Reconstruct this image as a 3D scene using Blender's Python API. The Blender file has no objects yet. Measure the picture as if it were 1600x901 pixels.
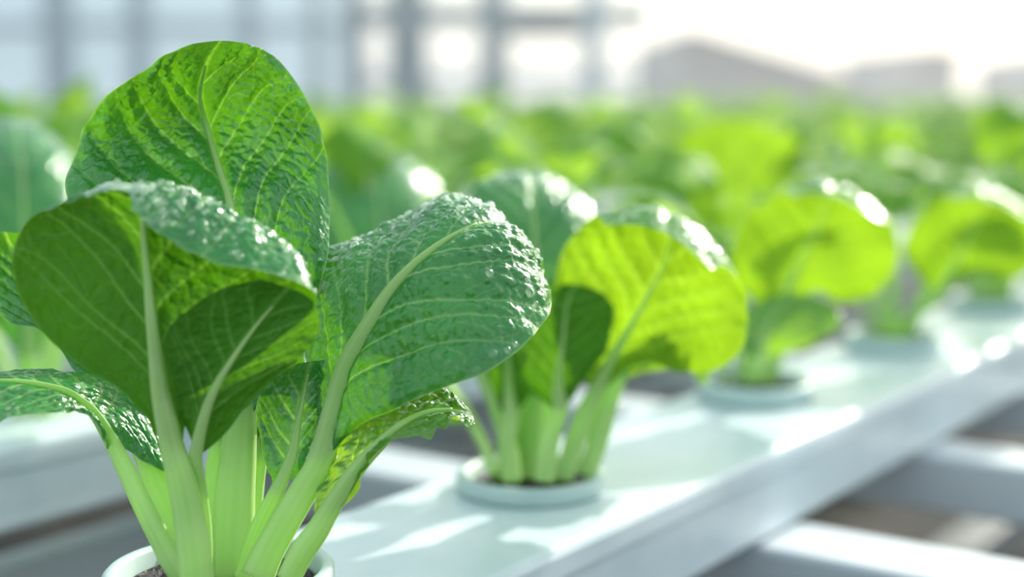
import bpy, math, random
import numpy as np
from mathutils import Vector

random.seed(7)
RNG = np.random.default_rng(11)
SC = bpy.context.scene
COL = SC.collection
PI = math.pi

# ------------------------------------------------------------------ camera, world, sun, exposure
FPX, W_PX, H_PX = 2290.0, 1600.0, 901.0
PITCH = math.atan(300.0 / FPX)          # horizon runs at y = 150
TABLE = 0.62                            # top of the growing channels above the floor
CAM_H = 0.189                           # camera above the channel tops
CAMZ = TABLE + CAM_H
cam_d = bpy.data.cameras.new('camera')
cam = bpy.data.objects.new('camera', cam_d)
COL.objects.link(cam)
cam.location = (0, 0, CAMZ)
cam.rotation_euler = (PI / 2 - PITCH, 0, 0)
cam_d.sensor_width = 36.0
cam_d.lens = FPX / W_PX * 36.0
cam_d.clip_start = 0.02
cam_d.clip_end = 300
cam_d.dof.use_dof = True
cam_d.dof.focus_distance = 0.512
cam_d.dof.aperture_fstop = 3.7
cam_d.dof.aperture_blades = 0
SC.camera = cam

SUN_AZ, SUN_EL = math.radians(38), math.radians(29)     # azimuth to the right of the view axis
SUN_DIR = Vector((math.sin(SUN_AZ) * math.cos(SUN_EL), math.cos(SUN_AZ) * math.cos(SUN_EL), math.sin(SUN_EL)))
sl = bpy.data.lights.new('sun', 'SUN')
sl.energy = 5.8
sl.angle = math.radians(1.2)
sl.color = (1.0, 0.96, 0.88)
so = bpy.data.objects.new('sun', sl)
COL.objects.link(so)
so.rotation_euler = (-SUN_DIR).to_track_quat('-Z', 'Y').to_euler()

wd = bpy.data.worlds.new('sky')
SC.world = wd
wd.use_nodes = True
wn, wl = wd.node_tree.nodes, wd.node_tree.links
wn.clear()
wo = wn.new('ShaderNodeOutputWorld')
wb = wn.new('ShaderNodeBackground')
sk = wn.new('ShaderNodeTexSky')
sk.sky_type = 'NISHITA'
sk.sun_disc = False
sk.sun_elevation = SUN_EL
sk.sun_rotation = SUN_AZ
sk.altitude = 50
sk.air_density = 1.0
sk.dust_density = 4.0
sk.ozone_density = 1.0
hz = wn.new('ShaderNodeMix')
hz.data_type = 'RGBA'
hz.inputs[0].default_value = 0.45
hz.inputs[7].default_value = (8.0, 9.2, 9.8, 1)
wl.new(sk.outputs[0], hz.inputs[6])
wl.new(hz.outputs[2], wb.inputs['Color'])
wb.inputs['Strength'].default_value = 0.185
wl.new(wb.outputs[0], wo.inputs[0])

SC.view_settings.view_transform = 'Standard'
SC.view_settings.look = 'None'
SC.view_settings.gamma = 1.0
SC.view_settings.exposure = 0.1
SC.view_settings.use_curve_mapping = False
HAZE = 0.021
SC.cycles.volume_bounces = 0
SC.cycles.max_bounces = 10
SC.cycles.diffuse_bounces = 4
SC.cycles.transmission_bounces = 6
SC.cycles.transparent_max_bounces = 16
SC.cycles.caustics_reflective = False
SC.cycles.caustics_refractive = False
SC.cycles.sample_clamp_indirect = 6.0
SC.cycles.use_denoising = True

# ------------------------------------------------------------------ helpers
CP, SP = math.cos(PITCH), math.sin(PITCH)
def at(px, py, d):
    """A point of the place that sits at depth d (metres along the view axis) under a pixel."""
    x = (px - W_PX / 2) / FPX * d
    u = -(py - H_PX / 2) / FPX * d
    return np.array((x, d * CP + u * SP, CAMZ - d * SP + u * CP))
def at_z(px, py, z):
    """Where the sight line through a pixel meets the level z."""
    a = at(px, py, 1.0) - np.array((0, 0, CAMZ))
    k = (z - CAMZ) / a[2]
    return a * k + np.array((0, 0, CAMZ))
ROW_A = math.atan((2410 - 800) / FPX)
RD = np.array((math.sin(ROW_A), math.cos(ROW_A), 0.0))      # along the rows
RN = np.array((math.cos(ROW_A), -math.sin(ROW_A), 0.0))     # across the rows, to the right
def row(s, t, z):
    return RD * s + RN * t + np.array((0, 0, z))

def tag(o, label=None, cat=None, group=None, kind=None):
    for k, v in (('label', label), ('category', cat), ('group', group), ('kind', kind)):
        if v: o[k] = v
    return o
def empty(name, loc, rz=0.0):
    o = bpy.data.objects.new(name, None)
    o.empty_display_size = 0.02
    o.location = loc
    o.rotation_euler = (0, 0, rz)
    COL.objects.link(o)
    return o
def link_mesh(name, me, mats, parent=None, loc=None):
    o = bpy.data.objects.new(name, me)
    for m in (mats if isinstance(mats, (list, tuple)) else [mats]):
        me.materials.append(m)
    COL.objects.link(o)
    if parent is not None: o.parent = parent
    if loc is not None: o.location = loc
    return o
def mesh_from(name, verts, faces, smooth=True, attrs=None, uvs=None):
    me = bpy.data.meshes.new(name)
    verts = np.asarray(verts, dtype=np.float64)
    if isinstance(faces, np.ndarray):
        n = len(faces); k = faces.shape[1]
        me.vertices.add(len(verts)); me.vertices.foreach_set('co', verts.astype(np.float32).ravel())
        me.loops.add(n * k); me.loops.foreach_set('vertex_index', faces.astype(np.int32).ravel())
        me.polygons.add(n)
        me.polygons.foreach_set('loop_start', np.arange(0, n * k, k, dtype=np.int32))
        me.polygons.foreach_set('loop_total', np.full(n, k, dtype=np.int32))
    else:
        me.from_pydata([tuple(v) for v in verts], [], [tuple(f) for f in faces])
    me.update(calc_edges=True)
    if smooth:
        me.polygons.foreach_set('use_smooth', np.ones(len(me.polygons), dtype=bool))
    for k, v in (attrs or {}).items():
        a = me.attributes.new(k, 'FLOAT', 'POINT')
        a.data.foreach_set('value', np.asarray(v, dtype=np.float32).ravel())
    if uvs is not None:
        uv = me.uv_layers.new(name='UVMap')
        li = np.empty(len(me.loops), dtype=np.int32); me.loops.foreach_get('vertex_index', li)
        uv.data.foreach_set('uv', np.asarray(uvs, dtype=np.float32)[li].ravel())
    me.validate()
    return me
def grid_faces(nv, nu, flip=False):
    i = np.arange(nv - 1)[:, None] * nu + np.arange(nu - 1)[None, :]
    q = np.stack((i, i + 1, i + nu + 1, i + nu), -1).reshape(-1, 4)
    return q[:, ::-1] if flip else q
def spline_w(n, m):
    """Catmull-Rom weights (m, n) for m even samples of n control points."""
    Wt = np.zeros((m, n))
    for j, x in enumerate(np.linspace(0, n - 1, m)):
        i = min(int(x), n - 2); t = x - i
        w = (0.5 * (-t + 2 * t * t - t ** 3), 0.5 * (2 - 5 * t * t + 3 * t ** 3), 0.5 * (t + 4 * t * t - 3 * t ** 3), 0.5 * (-t * t + t ** 3))
        for k, c in zip((i - 1, i, i + 1, i + 2), w):
            if k < 0: Wt[j, 0] += 2 * c; Wt[j, 1] -= c
            elif k > n - 1: Wt[j, n - 1] += 2 * c; Wt[j, n - 2] -= c
            else: Wt[j, k] += c
    return Wt
def cells(x, y, size, seed):
    """Nearest and second nearest distance to a jittered grid of points, in units of size."""
    x, y = x / size, y / size
    ix, iy = np.floor(x), np.floor(y)
    f1 = np.full(x.shape, 9.0); f2 = np.full(x.shape, 9.0)
    for dx in (-1, 0, 1):
        for dy in (-1, 0, 1):
            cx, cy = ix + dx, iy + dy
            h1 = np.modf(np.abs(np.sin(cx * 127.1 + cy * 311.7 + seed) * 43758.5453))[0]
            h2 = np.modf(np.abs(np.sin(cx * 269.5 + cy * 183.3 + seed * 1.7) * 43758.5453))[0]
            d = np.hypot(cx + 0.1 + 0.8 * h1 - x, cy + 0.1 + 0.8 * h2 - y)
            f2 = np.minimum(f2, np.maximum(f1, d)); f1 = np.minimum(f1, d)
    return f1, f2
def box(verts, faces, c, ax, ay, az):
    """Adds a box with half axes ax, ay, az about c."""
    b = len(verts)
    for sx, sy, sz in ((-1,-1,-1),(1,-1,-1),(1,1,-1),(-1,1,-1),(-1,-1,1),(1,-1,1),(1,1,1),(-1,1,1)):
        verts.append(np.asarray(c) + sx * np.asarray(ax) + sy * np.asarray(ay) + sz * np.asarray(az))
    for f in ((0,3,2,1),(4,5,6,7),(0,1,5,4),(1,2,6,5),(2,3,7,6),(3,0,4,7)):
        faces.append(tuple(b + i for i in f))
def bevel(o, w, seg=3):
    m = o.modifiers.new('soft_edges', 'BEVEL'); m.width = w; m.segments = seg; m.limit_method = 'ANGLE'
    m.harden_normals = False
    return o

# ------------------------------------------------------------------ materials
def new_mat(name):
    m = bpy.data.materials.new(name); m.use_nodes = True
    n, l = m.node_tree.nodes, m.node_tree.links
    n.clear()
    return m, n, l
def mixc(n, l, fac, a, b):
    x = n.new('ShaderNodeMix'); x.data_type = 'RGBA'
    for s, v in ((0, fac), (6, a), (7, b)):
        if isinstance(v, (int, float)): x.inputs[s].default_value = v
        elif isinstance(v, tuple): x.inputs[s].default_value = v + (1,) if len(v) == 3 else v
        else: l.new(v, x.inputs[s])
    return x.outputs[2]
def leaf_material(name, top, top2, under, through, vein_top, vein_through, thin=0.45, rough=0.3, bump=0.5, scale=1.0, coat=0.5):
    m, n, l = new_mat(name)
    out = n.new('ShaderNodeOutputMaterial')
    va = n.new('ShaderNodeAttribute'); va.attribute_name = 'vein'
    ta = n.new('ShaderNodeAttribute'); ta.attribute_name = 'tone'
    tc = n.new('ShaderNodeTexCoord')
    geo = n.new('ShaderNodeNewGeometry')
    upper = mixc(n, l, ta.outputs['Fac'], top, top2)
    face = mixc(n, l, geo.outputs['Backfacing'], upper, under)
    vcol = mixc(n, l, geo.outputs['Backfacing'], vein_top, tuple(a * .6 + b * .4 for a, b in zip(under, vein_top)))
    col = mixc(n, l, va.outputs['Fac'], face, vcol)
    thr0 = mixc(n, l, ta.outputs['Fac'], tuple(c * 0.62 for c in through), through)
    thr = mixc(n, l, va.outputs['Fac'], thr0, vein_through)
    vo = n.new('ShaderNodeTexVoronoi'); vo.inputs['Scale'].default_value = 420 * scale
    no = n.new('ShaderNodeTexNoise'); no.inputs['Scale'].default_value = 260 * scale; no.inputs['Detail'].default_value = 4
    l.new(tc.outputs['Object'], vo.inputs['Vector']); l.new(tc.outputs['Object'], no.inputs['Vector'])
    ad = n.new('ShaderNodeMath'); ad.operation = 'ADD'
    l.new(vo.outputs['Distance'], ad.inputs[0]); l.new(no.outputs['Fac'], ad.inputs[1])
    bp = n.new('ShaderNodeBump'); bp.inputs['Strength'].default_value = bump; bp.inputs['Distance'].default_value = 0.0006
    l.new(ad.outputs[0], bp.inputs['Height'])
    p = n.new('ShaderNodeBsdfPrincipled')
    l.new(col, p.inputs['Base Color'])
    rg = n.new('ShaderNodeMix'); rg.data_type = 'FLOAT'
    l.new(geo.outputs['Backfacing'], rg.inputs[0]); rg.inputs[2].default_value = rough; rg.inputs[3].default_value = 0.5
    l.new(rg.outputs[0], p.inputs['Roughness'])
    p.inputs['IOR'].default_value = 1.5; p.inputs['Coat IOR'].default_value = 1.6
    cw = n.new('ShaderNodeMix'); cw.data_type = 'FLOAT'; l.new(geo.outputs['Backfacing'], cw.inputs[0])
    cw.inputs[2].default_value = coat; cw.inputs[3].default_value = 0.0; l.new(cw.outputs[0], p.inputs['Coat Weight'])
    sw = n.new('ShaderNodeMix'); sw.data_type = 'FLOAT'; l.new(geo.outputs['Backfacing'], sw.inputs[0])
    sw.inputs[2].default_value = 0.5; sw.inputs[3].default_value = 0.22; l.new(sw.outputs[0], p.inputs['Specular IOR Level'])
    p.inputs['Coat Roughness'].default_value = 0.16
    l.new(bp.outputs[0], p.inputs['Normal'])
    t = n.new('ShaderNodeBsdfTranslucent'); l.new(thr, t.inputs['Color'])
    l.new(bp.outputs[0], t.inputs['Normal'])
    mx = n.new('ShaderNodeMixShader'); mx.inputs[0].default_value = thin
    l.new(p.outputs[0], mx.inputs[1]); l.new(t.outputs[0], mx.inputs[2])
    l.new(mx.outputs[0], out.inputs[0])
    return m
M = {}
M['leaf'] = leaf_material('leaf_green', (0.010, 0.215, 0.040), (0.022, 0.28, 0.045), (0.06, 0.21, 0.014), (0.15, 0.44, 0.002),
                          (0.28, 0.50, 0.16), (0.32, 0.64, 0.03), 0.31, 0.24, 0.7, coat=0.55)
M['field'] = leaf_material('leaf_green_pale', (0.035, 0.26, 0.055), (0.06, 0.33, 0.06), (0.10, 0.32, 0.025), (0.36, 0.61, 0.010),
                           (0.25, 0.5, 0.12), (0.5, 0.8, 0.05), 0.52, 0.24, 0.4, 0.6, coat=1.0)
def stalk_material(name, base, thin):
    m, n, l = new_mat(name)
    out = n.new('ShaderNodeOutputMaterial')
    sa = n.new('ShaderNodeAttribute'); sa.attribute_name = 'stripe'
    la = n.new('ShaderNodeAttribute'); la.attribute_name = 'along'
    tc = n.new('ShaderNodeTexCoord')
    no = n.new('ShaderNodeTexNoise'); no.inputs['Scale'].default_value = 60; no.inputs['Detail'].default_value = 3
    l.new(tc.outputs['Object'], no.inputs['Vector'])
    c0 = mixc(n, l, sa.outputs['Fac'], tuple(c * q for c, q in zip(base, (.58, .82, .36))), base)
    c1 = mixc(n, l, no.outputs['Fac'], c0, (base[0] * 1.15, base[1] * 1.05, base[2] * 1.3))
    p = n.new('ShaderNodeBsdfPrincipled')
    l.new(c1, p.inputs['Base Color'])
    p.inputs['Roughness'].default_value = 0.38
    t = n.new('ShaderNodeBsdfTranslucent'); t.inputs['Color'].default_value = (0.5, 0.82, 0.10, 1)
    mx = n.new('ShaderNodeMixShader'); mx.inputs[0].default_value = thin
    l.new(p.outputs[0], mx.inputs[1]); l.new(t.outputs[0], mx.inputs[2])
    l.new(mx.outputs[0], out.inputs[0])
    return m
M['stalk'] = stalk_material('stalk_green', (0.60, 0.80, 0.32), 0.42)

def plain(name, c, rough=0.5, noise=None, bump=0.0, scale=20, spec=0.5, metal=0.0, detail=5, coat=0.0, lo=0.35, hi=0.7):
    m, n, l = new_mat(name)
    out = n.new('ShaderNodeOutputMaterial'); p = n.new('ShaderNodeBsdfPrincipled')
    p.inputs['Base Color'].default_value = c + (1,)
    p.inputs['Roughness'].default_value = rough
    p.inputs['Metallic'].default_value = metal
    p.inputs['Specular IOR Level'].default_value = spec
    p.inputs['Coat Weight'].default_value = coat
    if noise or bump:
        tc = n.new('ShaderNodeTexCoord'); no = n.new('ShaderNodeTexNoise')
        no.inputs['Scale'].default_value = scale; no.inputs['Detail'].default_value = detail
        l.new(tc.outputs['Object'], no.inputs['Vector'])
        if noise:
            r = n.new('ShaderNodeMapRange'); r.inputs[1].default_value = lo; r.inputs[2].default_value = hi
            l.new(no.outputs['Fac'], r.inputs[0])
            l.new(mixc(n, l, r.outputs[0], c, noise), p.inputs['Base Color'])
        if bump:
            b = n.new('ShaderNodeBump'); b.inputs['Strength'].default_value = bump; b.inputs['Distance'].default_value = 0.002
            l.new(no.outputs['Fac'], b.inputs['Height']); l.new(b.outputs[0], p.inputs['Normal'])
    l.new(p.outputs[0], out.inputs[0])
    return m
M['channel'] = plain('white_plastic', (0.66, 0.75, 0.76), 0.32, (0.55, 0.67, 0.68), 0.12, 26)
M['rail'] = plain('white_metal', (0.56, 0.61, 0.64), 0.4)
M['cup'] = plain('cup_plastic', (0.47, 0.60, 0.57), 0.4, (0.42, 0.55, 0.52), 0.08, 90)
M['medium'] = plain('dark_medium', (0.010, 0.009, 0.007), 0.5, (0.022, 0.02, 0.016), 0.9, 300)
M['floor'] = plain('earth_floor', (0.016, 0.017, 0.015), 0.9, (0.17, 0.14, 0.11), 0.5, 3.2, lo=0.54, hi=0.70)
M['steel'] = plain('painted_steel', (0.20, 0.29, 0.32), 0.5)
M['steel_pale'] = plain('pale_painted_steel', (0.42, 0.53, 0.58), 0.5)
M['steel_grey'] = plain('dull_steel', (0.16, 0.18, 0.18), 0.5)
M['roof'] = plain('grey_roof', (0.34, 0.37, 0.37), 0.7, (0.27, 0.30, 0.30), 0, 1.0)
def water_material(name='water_droplet', rough=0.16, ior=1.5, glow=0.14):
    m, n, l = new_mat(name)
    out = n.new('ShaderNodeOutputMaterial')
    tr = n.new('ShaderNodeBsdfTransparent'); tr.inputs[0].default_value = (0.97, 1.0, 0.98, 1)
    gl = n.new('ShaderNodeBsdfGlossy'); gl.inputs['Roughness'].default_value = rough
    fr = n.new('ShaderNodeFresnel'); fr.inputs['IOR'].default_value = ior
    mx = n.new('ShaderNodeMixShader')
    ge = n.new('ShaderNodeNewGeometry'); iv = n.new('ShaderNodeMath'); iv.operation = 'SUBTRACT'; iv.inputs[0].default_value = 1.0
    l.new(ge.outputs['Backfacing'], iv.inputs[1])
    mu = n.new('ShaderNodeMath'); mu.operation = 'MULTIPLY'; l.new(fr.outputs[0], mu.inputs[0]); l.new(iv.outputs[0], mu.inputs[1])
    l.new(mu.outputs[0], mx.inputs[0]); l.new(gl.outputs[0], mx.inputs[2])
    tl = n.new('ShaderNodeBsdfTranslucent'); tl.inputs[0].default_value = (0.95, 1.0, 0.95, 1)
    m2 = n.new('ShaderNodeMixShader'); m2.inputs[0].default_value = glow
    l.new(tr.outputs[0], m2.inputs[1]); l.new(tl.outputs[0], m2.inputs[2]); l.new(m2.outputs[0], mx.inputs[1])
    l.new(mx.outputs[0], out.inputs[0])
    return m
M['water'] = water_material()
M['wet'] = water_material('water_film', 0.30, 1.6, 0.05)
def film_material():
    m, n, l = new_mat('greenhouse_film')
    out = n.new('ShaderNodeOutputMaterial')
    d = n.new('ShaderNodeBsdfDiffuse'); d.inputs[0].default_value = (0.70, 0.79, 0.84, 1)
    t = n.new('ShaderNodeBsdfTranslucent'); t.inputs[0].default_value = (0.70, 0.79, 0.84, 1)
    mx = n.new('ShaderNodeMixShader'); mx.inputs[0].default_value = 0.6
    l.new(d.outputs[0], mx.inputs[1]); l.new(t.outputs[0], mx.inputs[2]); l.new(mx.outputs[0], out.inputs[0])
    return m
M['film'] = film_material()

# ------------------------------------------------------------------ leaf building
def blade(ctrl, nu, nv, under=False, seed=1, quilt=1.0, size=None, wave=0.0006, nveins=6):
    """A leaf blade through a net of control points (rows from base to tip, columns from margin to margin).
    Gives vertices, faces, attributes, the grid and its outward (upper side) normals."""
    ctrl = np.asarray(ctrl, dtype=np.float64)
    R, K, _ = ctrl.shape
    G = np.einsum('ar,rkc->akc', spline_w(R, nv), ctrl)
    G = np.einsum('bk,akc->abc', spline_w(K, nu), G)
    u = np.linspace(-1, 1, nu)[None, :] * np.ones((nv, 1))
    v = np.linspace(0, 1, nv)[:, None] * np.ones((1, nu))
    def normals(G):
        du = np.gradient(G, axis=1); dv = np.gradient(G, axis=0)
        N = np.cross(du, dv); N /= np.linalg.norm(N, axis=2, keepdims=True) + 1e-12
        return -N if under else N
    N = normals(G)
    c = nu // 2
    seg = np.linalg.norm(np.diff(G[:, c], axis=0), axis=1); L = seg.sum()
    hw = np.linalg.norm(np.diff(G, axis=1), axis=2).sum(axis=1) / 2
    Uc = np.cumsum(np.concatenate((np.zeros((nv, 1)), np.linalg.norm(np.diff(G, axis=1), axis=2)), axis=1), axis=1)
    Um = Uc - Uc[:, c:c + 1]
    Vm = v * L
    au = np.abs(u)
    # side veins: leave the midrib and bend towards the tip
    rs = np.random.default_rng(seed)
    dist = np.full(u.shape, 1.0); mask = np.zeros(u.shape)
    for side in (-1, 1):
        for i in range(nveins):
            v0 = 0.03 + 0.78 * (i + (0.0 if side < 0 else 0.45) + rs.uniform(-.12, .12)) / nveins
            k = 0.50 - 0.28 * v0 + rs.uniform(-.04, .04)
            cur = v0 + k * au ** 0.8 + 0.010 * np.sin(au * 9 + i * 2 + seed)
            dv = np.abs(v - cur) * L * 0.78
            ok = (u * side > 0)
            dv = np.where(ok, dv, 1.0)
            dist = np.minimum(dist, dv)
            wv = (0.00055 * (1 - 0.72 * au) * (1.15 - 0.4 * v0)) + 0.0001
            mask = np.maximum(mask, np.where(ok, np.exp(-(dv / wv) ** 2) * (1 - 0.55 * au), 0))
            for b in range(4):                      # short branches off the side vein
                ub = 0.2 + 0.2 * b + rs.uniform(-.06, .06)
                dr = 1 if b % 2 else -1
                cb = v0 + k * ub ** 0.8 + dr * (au - ub) * 0.5 * (1.6 if dr > 0 else 0.1) + 0.01 * np.sin(au * 23 + b)
                db = np.abs(v - cb) * L * 0.8
                okb = ok & (au > ub) & (au < ub + 0.22)
                mask = np.maximum(mask, np.where(okb, 0.3 * np.exp(-(db / 0.0004) ** 2), 0))
    mid = np.exp(-(np.abs(Um) / (0.0016 * (1 - 0.75 * v) + 0.0003)) ** 2)
    f1, f2 = cells(Um + 0.0008 * np.sin(Vm * 900), Vm + 0.3 * np.abs(Um), 0.0062, seed * 3.1)
    e1 = f2 - f1
    g1, g2 = cells(Um, Vm, 0.0026, seed * 5.3)
    e2 = g2 - g1
    net = 0.13 * np.exp(-(e1 / 0.06) ** 2) + 0.05 * np.exp(-(e2 / 0.09) ** 2)
    fade = np.clip((1 - au) / 0.10, 0, 1) * np.clip(v / 0.1, 0, 1) * np.clip((1 - v) / 0.10, 0, 1)
    h = 0.0011 * (1 - np.exp(-(dist / 0.0035) ** 2)) + 0.0012 * np.clip(e1, 0, 0.6) + 0.00045 * np.clip(e2, 0, 0.6)
    h = h * quilt * fade * (1 - np.exp(-(Um / 0.0035) ** 2)) - 0.0003 * mid * fade
    wob = wave * np.sin(v * 43 + 2 * np.sin(v * 17 + seed) + np.sign(u) * 1.3) * au ** 4 + wave * 2.2 * np.sin(v * 15 + seed + u) * au ** 3
    G = G + N * (h + wob * np.clip((1 - v) / 0.25, 0, 1))[..., None]
    N = normals(G)
    vein = np.clip(np.maximum(np.maximum(mask, mid), net), 0, 1)
    edge = np.clip((au - 0.985) / 0.012, 0, 1)
    vein = np.maximum(vein, edge * 0.8)
    tone = np.clip(0.5 + 0.5 * np.sin(Um * 130 + seed) * np.sin(Vm * 110 + seed * 2) + 0.5 * (e1 - 0.3), 0, 1)
    return G, N, vein, tone, Um, Vm
def lump_mesh(name, spots, nseg=8, nring=3, tall=0.75):
    """Water beads: squashed half balls at (point, normal, radius)."""
    vs, fs = [], []
    th = np.linspace(0, 2 * PI, nseg, endpoint=False)
    b = 0
    for p, nrm, r in spots:
        nrm = nrm / (np.linalg.norm(nrm) + 1e-12)
        a = np.cross(nrm, (0.3, 0.8, 0.52)); a /= np.linalg.norm(a) + 1e-12
        c = np.cross(nrm, a)
        for j in range(nring):
            e = j / nring * PI / 2 - 0.15
            ring = p + r * (math.cos(e) * (np.cos(th)[:, None] * a + np.sin(th)[:, None] * c) + tall * math.sin(e) * nrm)
            vs.append(ring)
        vs.append((p + tall * r * nrm)[None])
        for j in range(nring - 1):
            for i in range(nseg):
                i2 = (i + 1) % nseg
                fs.append((b + j * nseg + i, b + j * nseg + i2, b + (j + 1) * nseg + i2, b + (j + 1) * nseg + i))
        top = b + nring * nseg
        for i in range(nseg):
            fs.append((b + (nring - 1) * nseg + i, b + (nring - 1) * nseg + (i + 1) % nseg, top))
        b = top + 1
    return mesh_from(name, np.concatenate(vs), fs)
def stalk_mesh(name, path, widths, thick, facing, n=70, nc=22, origin=None):
    """A leaf stalk: a flattened, grooved rod along a path, running out into the midrib."""
    path = np.asarray(path, dtype=np.float64)
    P = spline_w(len(path), n) @ path
    Wd = np.interp(np.linspace(0, 1, n), np.linspace(0, 1, len(widths)), widths)
    T = np.gradient(P, axis=0); T /= np.linalg.norm(T, axis=1, keepdims=True) + 1e-12
    F = np.broadcast_to(np.asarray(facing, dtype=np.float64), T.shape)
    if np.ndim(facing) == 2:
        F = spline_w(len(facing), n) @ np.asarray(facing)
    B = F - T * (T * F).sum(1, keepdims=True); B /= np.linalg.norm(B, axis=1, keepdims=True) + 1e-12
    A = np.cross(T, B)
    th = np.linspace(0, 2 * PI, nc, endpoint=False)
    x = np.cos(th); y = np.sin(th)
    y = np.where(y < 0, y * 0.55 + 0.30 * (1 - x * x), y)
    rip = 1 + 0.05 * np.cos(th * 11)
    V = P[:, None] + Wd[:, None, None] * (A[:, None] * (x * rip)[None, :, None] + thick * B[:, None] * (y * rip)[None, :, None])
    i = np.arange(n - 1)[:, None] * nc + np.arange(nc)[None, :]
    j = np.arange(n - 1)[:, None] * nc + ((np.arange(nc) + 1) % nc)[None, :]
    fs = np.stack((i, j, j + nc, i + nc), -1).reshape(-1, 4)
    V = V.reshape(-1, 3)
    caps = [tuple(range(nc))[::-1], tuple((n - 1) * nc + k for k in range(nc))]
    fl = [tuple(f) for f in fs] + caps
    stripe = np.clip((0.5 + 0.25 * np.cos(th * 11) + 0.2 * np.cos(th * 5 + 1))[None] + 0.22 * np.sin(th * 7 + 2)[None] * np.sin(np.linspace(0, 9, n))[:, None] + 0.15 * np.sin(th * 3)[None] * np.sin(np.linspace(1, 15, n))[:, None], 0, 1).ravel()
    along = np.repeat(np.linspace(0, 1, n), nc)
    if origin is not None: V = V - origin
    return mesh_from(name, V, fl, True, {'stripe': stripe, 'along': along})

def make_leaf(parent, origin, ctrl, stalk=None, under=False, seed=1, res=(150, 170), mat='leaf', widths=(0.0055, 0.0045, 0.0035, 0.0022, 0.0009, 0.0004),
              thick=0.6, facing=None, drops=0, drop_r=(0.0003, 0.0011), drop_bias=None, quilt=1.0, wave=0.0006, rib=0.85, nveins=6, label=None, drop_seg=8, wet=False):
    nu, nv = res
    nu += 1 - nu % 2
    G, N, vein, tone, Um, Vm = blade(ctrl, nu, nv, under, seed, quilt, wave=wave, nveins=nveins)
    me = mesh_from('leaf', G.reshape(-1, 3) - origin, grid_faces(nv, nu, under), True, {'vein': vein.ravel(), 'tone': tone.ravel()})
    o = link_mesh('leaf', me, M[mat], parent)
    if label: o['label'] = label
    c = nu // 2
    if stalk is not None:
        idx = np.linspace(0, int((nv - 1) * rib), 8).astype(int)
        midp = G[idx, c] + N[idx, c] * (-0.0003 if under else 0.0004)
        path = np.concatenate((np.asarray(stalk), midp))
        f = facing if facing is not None else -N[nv // 4, c]
        sm = stalk_mesh('petiole', path, widths, thick, f, origin=origin)
        link_mesh('petiole', sm, M['stalk'], o)
    if drops:
        rs = np.random.default_rng(seed + 99)
        spots = []
        tries = 0
        while len(spots) < drops and tries < drops * 40:
            tries += 1
            a = rs.integers(2, nv - 1); b = rs.integers(1, nu - 1)
            if drop_bias is not None and rs.random() > drop_bias(b / (nu - 1) * 2 - 1, a / (nv - 1)): continue
            r = drop_r[0] + (drop_r[1] - drop_r[0]) * rs.random() ** 3
            spots.append((G[a, b] - origin, N[a, b], r))
        if spots:
            dm = lump_mesh('water_droplets', spots, drop_seg, tall=.09 if wet else .75)
            d = link_mesh('water_droplets', dm, M['wet' if wet else 'water'], o)
            d['kind'] = 'stuff'
    return o
def net(rows, base):
    """Rows of (pixel x, pixel y, centimetres behind base) to points."""
    K = max(len(r) for r in rows)
    out = []
    for r in rows:
        pts = [at(x, y, base + d / 100.0) for x, y, d in r]
        if len(pts) != K:
            pts = list(spline_w(len(pts), K) @ np.asarray(pts))
        out.append(pts)
    return np.asarray(out)
def path(pts, base):
    return np.asarray([at(x, y, base + d / 100.0) for x, y, d in pts])

# ------------------------------------------------------------------ the setting: floor, far wall
Z = np.array((0, 0, 1.0)); X = np.array((1.0, 0, 0)); Y = np.array((0, 1.0, 0))
fl_v, fl_f = [], []
box(fl_v, fl_f, (2, 14, -0.05), X * 30, Y * 22, Z * 0.05)
tag(link_mesh('floor', mesh_from('floor', fl_v, fl_f, False), M['floor']), kind='structure')

def bar(name, a, b, w, h, mat, parent=None):
    """A straight bar from a to b, w wide and h tall, its top through a-b."""
    a, b = np.asarray(a, float), np.asarray(b, float)
    t = (b - a) / np.linalg.norm(b - a)
    up = Z if abs(t[2]) < 0.9 else Y
    s = np.cross(t, up); s /= np.linalg.norm(s); upv = np.cross(s, t)
    vs, fs = [], []
    box(vs, fs, (a + b) / 2 - upv * h / 2, t * np.linalg.norm(b - a) / 2, s * w / 2, upv * h / 2)
    return link_mesh(name, mesh_from(name, vs, fs, False), mat, parent)
BACK = 9.0                                   # the glazed far wall stands 9 m off
def bx(px, d=BACK): return (px - 800) / FPX * d
def bz(py, d=BACK): return CAMZ + (150 - py) / FPX * d
# film panels between the posts of the far wall, left part
edges = [-420, -260, -80, 105, 228, 395, 500, 560]
for i in range(len(edges) - 1):
    x0, x1 = bx(edges[i]) + 0.05, bx(edges[i + 1]) - 0.05
    vs, fs = [], []
    box(vs, fs, ((x0 + x1) / 2, BACK + 0.03, 1.5), X * (x1 - x0) / 2, Y * 0.004, Z * 1.45)
    tag(link_mesh('window_%d' % (i + 1), mesh_from('window_pane', vs, fs, False), M['film']), kind='structure')
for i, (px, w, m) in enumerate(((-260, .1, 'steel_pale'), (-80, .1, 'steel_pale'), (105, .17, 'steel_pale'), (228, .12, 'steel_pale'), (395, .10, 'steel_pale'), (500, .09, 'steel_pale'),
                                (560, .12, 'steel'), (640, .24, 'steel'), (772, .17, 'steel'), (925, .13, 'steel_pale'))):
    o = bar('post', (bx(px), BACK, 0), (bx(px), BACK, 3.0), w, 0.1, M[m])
    tag(o, kind='structure'); o.name = 'wall_back_post_%d' % (i + 1)
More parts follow.
